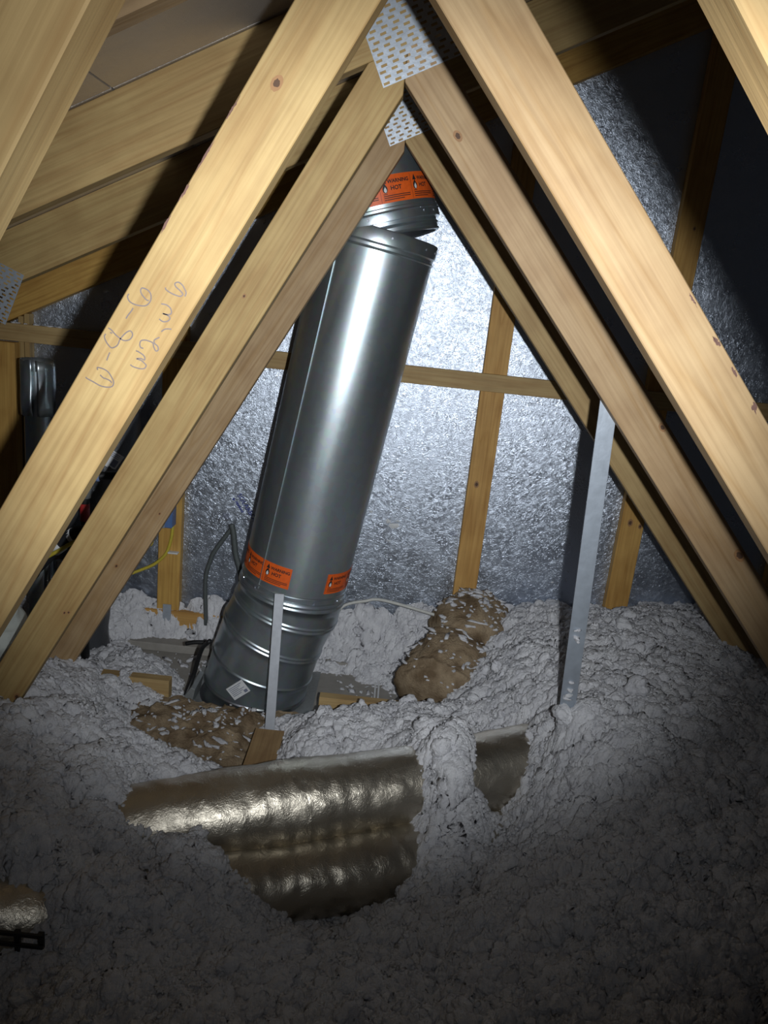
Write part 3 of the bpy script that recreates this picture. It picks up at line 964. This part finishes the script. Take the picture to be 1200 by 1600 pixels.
tube('side_branch', [tuple(Vector(p) - db) for p in ((-.985, 2.42, .762), (-.955, 2.425, .785), (-.83, 2.45, .792))], .014, 'black', dp, seg=14, sub=4)
tube('clamp', [tuple(Vector(p) - db) for p in ((-.955, 2.425, .785), (-.940, 2.428, .786))], .018, 'blue_clamp', dp, seg=14, sub=0)
ip = tube('insulated_line', [(-1.30, 2.375, .30), (-1.16, 2.375, .43), (-1.134, 2.375, .466), (-1.058, 2.375, .549), (-.993, 2.370, .596), (-.90, 2.370, .625)], .026, 'rubber', seg=16,
     label='black foam sleeved line with white tape rising behind the webs', cat='pipe')
tube('tape', [(-1.070, 2.375, .538), (-1.045, 2.375, .560)], .0275, 'white', ip, seg=16, sub=0, base=ip.location)
tube('tape', [(-1.010, 2.372, .585), (-.998, 2.371, .593)], .0275, 'white', ip, seg=16, sub=0, base=ip.location)
tube('cable', [(-1.26, 2.28, .31), (-1.169, 2.28, .378), (-1.108, 2.325, .474), (-1.083, 2.335, .514), (-1.035, 2.337, .548), (-.987, 2.336, .582), (-.93, 2.336, .612)], .0068, 'yellow', seg=8,
     label='yellow electric cable draped over the black sleeved line', cat='cable')
for x, w in ((-1.135, 'next to the thin flue pipe'), (-1.095, 'between two others'), (-1.060, 'next to the black drain pipe')):
    tube('conduit', [(x, 2.47, 0.0), (x, 2.47, .46)], .013, 'galv_dark', seg=12, sub=0,
         label='worn grey conduit under the black sleeved line, ' + w, cat='conduit', group='conduits under the black sleeved line')
def bag_b(q, t, a):
    return fbm(q * 11, 3) * .03
tube('plastic_bag', [(-1.04, 1.86, .33), (-1.035, 1.88, .42), (-1.02, 1.90, .50), (-1.00, 1.90, .545)], lambda t: .085 * math.sin(math.pi * (0.15 + .72 * t)) + .01, 'bag', seg=28, sub=8, bump=bag_b,
     label='pale crumpled plastic bag between the truss webs', cat='bag')
# black lattice crate half sunk in the insulation
gr = empty('lattice_crate', (-.63, 1.17, .10), 'black plastic lattice crate half sunk below the foil duct', 'crate')
gb = Vector(gr.location)
for i in range(6):
    x = -.765 + .044 * i
    box('bar', x - .005, x + .005, 1.130, 1.138, .10, .262, 'black', gr, base=gb, bevel=.001)
for z in (.150, .178, .206, .234, .258):
    box('bar', -.775, -.540, 1.126, 1.132, z - .0042, z + .0042, 'black', gr, base=gb, bevel=.001)

# ------------------------------------------------------------------ blown insulation
CP = [  # x, y, height of the surface
    (-1.9, .4, .34), (-1.0, .4, .34), (-.3, .4, .33), (.3, .4, .35), (1.0, .4, .40), (2.0, .4, .42),
    (-1.9, 1.0, .36), (-1.2, 1.0, .36), (-.75, .95, .22), (-.62, 1.00, .15), (-.62, 1.08, .15), (-.40, 1.0, .26), (-.15, 1.0, .26), (.15, 1.0, .27), (.45, 1.0, .33), (.75, 1.0, .38), (1.3, 1.0, .42), (2.0, 1.0, .42),
    (-1.2, 1.3, .38), (-.85, 1.20, .28), (-.70, 1.14, .175), (-.64, 1.13, .165), (-.57, 1.15, .20), (-.66, 1.27, .345), (-.53, 1.26, .30), (-.46, 1.20, .26), (-.30, 1.20, .20), (-.34, 1.42, .25), (-.27, 1.39, .22), (-.12, 1.25, .15), (.12, 1.32, .13), (.32, 1.33, .25), (.5, 1.35, .36), (.75, 1.35, .42), (1.1, 1.35, .42),
    (-.62, 1.36, .33), (-.42, 1.34, .24), (-.20, 1.34, .16),
    (-1.2, 1.55, .40), (-.9, 1.50, .38), (-.72, 1.47, .35), (-.58, 1.48, .335), (-.46, 1.46, .24), (-.30, 1.50, .08), (-.10, 1.58, .05), (.10, 1.64, .06), (.21, 1.60, .27), (.26, 1.64, .34), (.33, 1.62, .16), (.41, 1.66, .20), (.47, 1.70, .34), (.50, 1.64, .38), (.60, 1.55, .43), (.85, 1.6, .44), (1.2, 1.6, .42), (1.9, 1.6, .42),
    (.225, 1.72, .40), (.175, 1.73, .36), (.275, 1.76, .38), (.33, 1.76, .22), (.38, 1.72, .18), (.42, 1.80, .24), (.40, 1.93, .25), (.51, 1.90, .41), (.07, 1.78, .20), (-.05, 1.72, .14), (-.25, 1.66, .13), (-.42, 1.64, .21), (-.52, 1.66, .26),
    (-1.2, 1.8, .40), (-.92, 1.72, .375), (-.76, 1.72, .37), (-.64, 1.72, .31), (-.50, 1.78, .215), (-.40, 1.84, .13), (-.27, 1.82, .09),
    (.52, 1.72, .485), (.62, 1.78, .50), (.75, 1.75, .50), (.95, 1.75, .46), (1.3, 1.8, .42),
    (-1.3, 2.05, .36), (-1.05, 2.0, .33), (-.88, 1.98, .28), (-.76, 2.02, .15), (-.64, 2.03, .03), (-.50, 1.95, .04), (-.40, 2.05, .03), (-.27, 2.0, .03), (-.27, 1.90, .05), (-.16, 1.95, .19), (0.0, 1.92, .22), (.08, 1.97, .245), (.25, 1.97, .28), (.42, 2.02, .31), (.6, 2.05, .45), (.85, 2.1, .49), (1.1, 2.1, .46), (1.4, 2.1, .40),
    (-1.3, 2.25, .26), (-1.05, 2.20, .20), (-.88, 2.20, .17), (-.74, 2.22, .09), (-.55, 2.25, .02), (-.30, 2.25, .03), (-.17, 2.18, .12), (-.08, 2.13, .19), (.10, 2.17, .195), (.22, 2.22, .17), (.36, 2.24, .24), (.50, 2.3, .38), (.75, 2.35, .44), (1.0, 2.35, .48), (1.35, 2.35, .40),
    (-1.2, 2.45, .12), (-.98, 2.45, .09), (-.80, 2.45, .085), (-.70, 2.42, .045), (-.62, 2.5, -.07), (-.4, 2.5, -.15), (-.15, 2.45, -.07), (0.0, 2.45, -.07), (.10, 2.45, -.06), (.18, 2.42, .0), (.45, 2.48, .30), (.62, 2.5, .38), (.9, 2.55, .43), (1.2, 2.6, .44),
    (-1.2, 2.62, .09), (-1.0, 2.60, .06), (-.85, 2.60, .055), (-.72, 2.60, -.02), (-.62, 2.65, -.08), (-.4, 2.65, -.10), (-.1, 2.62, -.07), (.05, 2.65, -.05), (.17, 2.62, .03), (.26, 2.68, .16), (.50, 2.70, .30),
    (-1.3, 2.78, .16), (-1.0, 2.76, .045), (-.9, 2.76, -.03), (-.72, 2.76, -.03), (-.55, 2.77, -.04), (-.4, 2.75, -.05), (-.15, 2.77, .0), (0.0, 2.775, .035), (.12, 2.76, .05), (.22, 2.78, .17), (.6, 2.78, .32), (1.0, 2.78, .37), (1.5, 2.75, .40),
    (-1.3, 2.89, .20), (-1.0, 2.885, .15), (-.95, 2.842, .10), (-.88, 2.842, .045), (-.78, 2.842, .035), (-.70, 2.842, .05), (-.60, 2.842, .06), (-.12, 2.842, .07), (-.90, 2.89, .19), (-.78, 2.89, .16), (-.68, 2.89, .19), (-.55, 2.89, .16), (-.4, 2.89, .13), (-.15, 2.89, .20), (-.03, 2.885, .235), (.06, 2.885, .20), (.16, 2.885, .235), (.3, 2.885, .24), (.55, 2.885, .295), (.8, 2.885, .32), (1.06, 2.885, .345), (1.5, 2.885, .36), (2.0, 2.885, .36),
    (-2.2, 2.0, .38), (-2.2, 2.885, .25), (2.2, 2.0, .42), (2.2, 2.5, .42),
]
def tps_fit(pts, lam=2e-4):
    P = np.array(pts)
    X, h = P[:, :2], P[:, 2]
    n = len(X)
    d2 = ((X[:, None] - X[None]) ** 2).sum(-1)
    K = np.where(d2 > 0, d2 * np.log(d2 + 1e-20) * .5, 0) + lam * np.eye(n)
    Q = np.hstack([np.ones((n, 1)), X])
    A = np.block([[K, Q], [Q.T, np.zeros((3, 3))]])
    return X, np.linalg.solve(A, np.concatenate([h, np.zeros(3)]))
def tps_eval(fit, x, y):
    X, w = fit
    out = w[-3] + w[-2] * x + w[-1] * y
    for i in range(len(X)):
        d2 = (x - X[i, 0]) ** 2 + (y - X[i, 1]) ** 2
        out = out + w[i] * d2 * np.log(d2 + 1e-20) * .5
    return out
def hash2(i, j, s):
    v = np.sin(i * 127.1 + j * 311.7 + s * 74.7) * 43758.5453
    return v - np.floor(v)
def lumps(x, y, cell, seed):
    """overlapping domes of random size: height in units of the cell"""
    gx, gy = x / cell, y / cell
    ix, iy = np.floor(gx), np.floor(gy)
    out = np.zeros_like(x)
    for di in (-1, 0, 1):
        for dj in (-1, 0, 1):
            ci, cj = ix + di, iy + dj
            px = ci + hash2(ci, cj, seed)
            py = cj + hash2(ci, cj, seed + 5)
            rr = .45 + .50 * hash2(ci, cj, seed + 11)
            zz = .35 * hash2(ci, cj, seed + 17)
            d2 = (gx - px) ** 2 + (gy - py) ** 2
            out = np.maximum(out, np.sqrt(np.maximum(0, rr * rr - d2)) + zz * (d2 < rr * rr))
    return out
def wav(x, y, f, s):
    return np.sin(x * f + s) * np.cos(y * f * 1.17 + 1.7 * s) + .5 * np.sin(2.3 * f * y + 2.1 * s + 1.3 * np.sin(x * f * 1.9))
fit = tps_fit(CP)
NX, NY = 960, 700
v = np.linspace(0, 1, NY)
yy = .62 + (2.895 - .62) * (v * .75 + v * v * .25)
u = np.linspace(-1, 1, NX)
half = .16 + .54 * yy
uu = u * (1 + .45 * np.abs(u) ** 10)
GX = uu[None, :] * half[:, None] + (.06 * yy)[:, None]
GY = np.repeat(yy[:, None], NX, 1)
base_h = tps_eval(fit, GX, GY)
wx = GX + .018 * wav(GX, GY, 23, .3) + .006 * wav(GX, GY, 71, 1.9)
wy = GY + .018 * wav(GX, GY, 21, 2.2) + .006 * wav(GX, GY, 67, .7)
big = lumps(wx, wy, .100, 1) * .044
mid = lumps(wx, wy, .040, 2) * .024
h1 = base_h - .046 + big + mid
# push the finer lumps out along the slope of the coarse ones so that clumps overhang
dx = np.gradient(h1, axis=1) / np.gradient(GX, axis=1)
dy = np.gradient(h1, axis=0) / np.gradient(GY, axis=0)
ln = np.sqrt(1 + dx * dx + dy * dy)
nxn, nyn, nzn = -dx / ln, -dy / ln, 1 / ln
small = lumps(wx + .3 * h1, wy - .3 * h1, .0150, 3) * .0120 + lumps(wx - .5 * h1, wy + .4 * h1, .0074, 4) * .0062
rough = (hash2(np.floor(GX * 900), np.floor(GY * 900), 9) - .5) * .0044
disp = small + rough
PX = GX + nxn * disp * 1.2
PYv = np.minimum(GY + nyn * disp * 1.2, 2.897)
PZ = h1 + nzn * disp
keep = PZ > -.02
Vn = np.stack([PX, PYv, PZ], -1).reshape(-1, 3)
idx = np.arange(NX * NY).reshape(NY, NX)
quads = np.stack([idx[:-1, :-1], idx[:-1, 1:], idx[1:, 1:], idx[1:, :-1]], -1).reshape(-1, 4)
quads = quads[keep.reshape(-1)[quads].any(1)]
tris = np.concatenate([quads[:, [0, 1, 2]], quads[:, [0, 2, 3]]])
used = np.unique(tris)
remap = np.zeros(NX * NY, dtype=np.int64)
remap[used] = np.arange(len(used))
tris = remap[tris]

# clumps of fibre sitting on the surface
def floret_unit(seed):
    """a ball covered with knobs, themselves knobbly"""
    rg = np.random.RandomState(seed + 20)
    bm = bmesh.new()
    bmesh.ops.create_icosphere(bm, subdivisions=4, radius=1)
    bm.verts.index_update()
    D = np.array([q.co[:] for q in bm.verts])
    D /= np.linalg.norm(D, axis=1)[:, None]
    Fc = np.array([[q.index for q in f.verts] for f in bm.faces])
    bm.free()
    h = np.zeros(len(D))
    for n, rad, amp in ((26, .55, .42), (120, .26, .17)):
        K = rg.randn(n, 3)
        K /= np.linalg.norm(K, axis=1)[:, None]
        rr = rad * (.6 + .7 * rg.rand(n))
        d2 = ((D[:, None] - K[None]) ** 2).sum(-1)
        h += amp * np.sqrt(np.maximum(0, 1 - d2 / rr[None] ** 2)).max(1) * (1 if n < 50 else 1)
    h += .045 * rg.randn(len(D))
    sh = 1 + .35 * (D @ rg.randn(3)) * .5
    return D * (.62 + h)[:, None] * sh[:, None], Fc
cl_units = [floret_unit(i) for i in range(9)]
rng = np.random.RandomState(3)
flatV = Vn.reshape(NY, NX, 3)
NCL = 600
cv, ct, kk = [Vn[used]], [tris], len(used)
made = 0
while made < NCL:
    jj = int((NY - 1) * rng.rand() ** .85)
    ii = int((NX - 1) * rng.rand())
    p = flatV[jj, ii]
    if p[2] < .012 or abs(p[0] - .06 * p[1]) > .54 * p[1] + .12:
        continue
    nrm3 = np.array([nxn[jj, ii], nyn[jj, ii], nzn[jj, ii]])
    r = (.008 + .018 * rng.rand() ** 2.0)
    V, Fc = cl_units[rng.randint(9)]
    q = rng.randn(4)
    q /= np.linalg.norm(q)
    w_, x_, y_, z_ = q
    Rm = np.array([[1 - 2 * (y_ * y_ + z_ * z_), 2 * (x_ * y_ - z_ * w_), 2 * (x_ * z_ + y_ * w_)],
                   [2 * (x_ * y_ + z_ * w_), 1 - 2 * (x_ * x_ + z_ * z_), 2 * (y_ * z_ - x_ * w_)],
                   [2 * (x_ * z_ - y_ * w_), 2 * (y_ * z_ + x_ * w_), 1 - 2 * (x_ * x_ + y_ * y_)]])
    W = (V * np.array([1.25, .95, .8])) @ Rm.T * r + p - nrm3 * r * .22
    W[:, 1] = np.minimum(W[:, 1], 2.898)
    cv.append(W)
    ct.append(Fc + kk)
    kk += len(V)
    made += 1
# fine flecks of fibre all over the surface
bm = bmesh.new()
bmesh.ops.create_icosphere(bm, subdivisions=1, radius=1)
FV = np.array([q.co[:] for q in bm.verts])
bm.verts.index_update()
FF = np.array([[q.index for q in f.verts] for f in bm.faces])
bm.free()
NF = 30000
jj = ((NY - 1) * rng.rand(NF) ** .8).astype(int)
ii = ((NX - 1) * (.04 + .92 * rng.rand(NF))).astype(int)
Pf = flatV[jj, ii]
Nf = np.stack([nxn[jj, ii], nyn[jj, ii], nzn[jj, ii]], -1)
ok = Pf[:, 2] > .01
Pf, Nf = Pf[ok], Nf[ok]
nf = len(Pf)
rad = .0022 + .0042 * rng.rand(nf) ** 2
U1 = np.cross(Nf, rng.randn(nf, 3))
U1 /= np.linalg.norm(U1, axis=1)[:, None]
U2 = np.cross(Nf, U1)
sc1, sc2, sc3 = rad * (1 + .9 * rng.rand(nf)), rad * (.6 + .5 * rng.rand(nf)), rad * (.6 + .5 * rng.rand(nf))
jit = 1 + .5 * (rng.rand(nf, 12) - .5)
W = Pf[:, None, :] + jit[..., None] * (FV[None, :, 0:1] * (U1 * sc1[:, None])[:, None, :] + FV[None, :, 1:2] * (U2 * sc2[:, None])[:, None, :]
                                       + FV[None, :, 2:3] * (Nf * sc3[:, None])[:, None, :])
W[..., 1] = np.minimum(W[..., 1], 2.898)
cv.append(W.reshape(-1, 3))
ct.append((FF[None] + (kk + 12 * np.arange(nf))[:, None, None]).reshape(-1, 3))
Vn = np.concatenate(cv)
quads = np.concatenate(ct)
me = bpy.data.meshes.new('blown_insulation')
me.vertices.add(len(Vn))
me.vertices.foreach_set('co', Vn.astype(np.float32).ravel())
me.loops.add(quads.size)
me.loops.foreach_set('vertex_index', quads.astype(np.int32).ravel())
me.polygons.add(len(quads))
me.polygons.foreach_set('loop_start', np.arange(0, quads.size, 3, dtype=np.int32))
me.polygons.foreach_set('use_smooth', np.ones(len(quads), dtype=bool))
me.update(calc_edges=True)
me.validate()
me.materials.append(M['ins'])
ins = bpy.data.objects.new('blown_insulation', me)
put(ins, None, 'white blown fibre insulation heaped over the attic floor', 'insulation', None, 'stuff')

# loose tufts fallen on the batts, boards, ducts and framing
def tuft_unit(seed):
    bm = bmesh.new()
    bmesh.ops.create_icosphere(bm, subdivisions=2, radius=1)
    for q in bm.verts:
        n = fbm(q.co * 1.6 + Vector((seed * 3.1, 0, 0)), 3)
        q.co *= 1 + .9 * n
    V = np.array([q.co[:] for q in bm.verts])
    bm.verts.index_update()
    Fc = np.array([[q.index for q in f.verts] for f in bm.faces])
    bm.free()
    return V, Fc
units = [tuft_unit(i) for i in range(5)]
def scatter(name, spots, label):
    rr = np.random.RandomState(7)
    VV, FF, k = [], [], 0
    for (x, y, z, s) in spots:
        V, Fc = units[rr.randint(5)]
        a = rr.rand() * 6.28
        sc = s * np.array([.8 + 1.8 * rr.rand() ** 2, .35 + .5 * rr.rand(), .20 + .3 * rr.rand()])
        W = V * sc
        W = np.stack([W[:, 0] * math.cos(a) - W[:, 1] * math.sin(a), W[:, 0] * math.sin(a) + W[:, 1] * math.cos(a), W[:, 2]], -1) + (x, y, z)
        VV.append(W)
        FF.append(Fc + k)
        k += len(V)
    VV, FF = np.concatenate(VV), np.concatenate(FF)
    return mesh(name, VV.tolist(), [tuple(f) for f in FF.tolist()], 'ins', smooth=True, label=label, cat='insulation', kind='stuff')
rs = random.Random(12)
sp = []
for _ in range(230):
    x, y = rs.uniform(-.82, -.2), rs.uniform(1.97, 2.28)
    sp.append((x, y, batt_h(x, y) + .003, rs.choice((.004, .005, .006, .008, .012))))
scatter('insulation_tufts', sp, 'white fibre tufts fallen on the brown batt')
sp = []
for _ in range(150):
    x, y = rs.choice((rs.uniform(-.13, .2), rs.uniform(-.85, -.62))), rs.uniform(2.36, 2.76)
    sp.append((x, y, .004, rs.choice((.004, .005, .006, .009, .013))))
scatter('insulation_tufts', sp, 'white fibre tufts scattered on the grey floor board')
dg = bpy.context.evaluated_depsgraph_get()
wd = bpy.data.objects['wrapped_duct']
sp = []
for _ in range(900):
    if len(sp) > 210:
        break
    x, y = rs.uniform(.12, .52), rs.uniform(2.25, 2.85)
    hit, loc, nrm, ix = wd.ray_cast(Vector((x, y, 1)) - wd.location, Vector((0, 0, -1)))
    if hit and nrm.z > .1 and rs.random() < .25 + .75 * max(0, min(1, (x - .20) / .2)):
        q = loc + wd.location
        sp.append((q.x, q.y, q.z + .002, rs.choice((.005, .007, .010, .014))))
scatter('insulation_tufts', sp, 'white fibre tufts clinging to the brown wrapped duct')
sp = []
for _ in range(14):
    x = rs.uniform(-1.42, -1.25); sp.append((x, 2.852, 1.2145, rs.choice((.004, .006, .008))))
scatter('insulation_tufts', sp, 'few white fibre tufts lying on the girt')
sp = []
for x, z in ((.497, .70), (.498, .72), (.502, .69), (.506, .56), (.507, .545), (.5, .535), (.505, .58)):
    sp.append((x, 1.728, z, .010))
scatter('insulation_tufts', sp, 'few white fibre tufts stuck on the long steel strap')
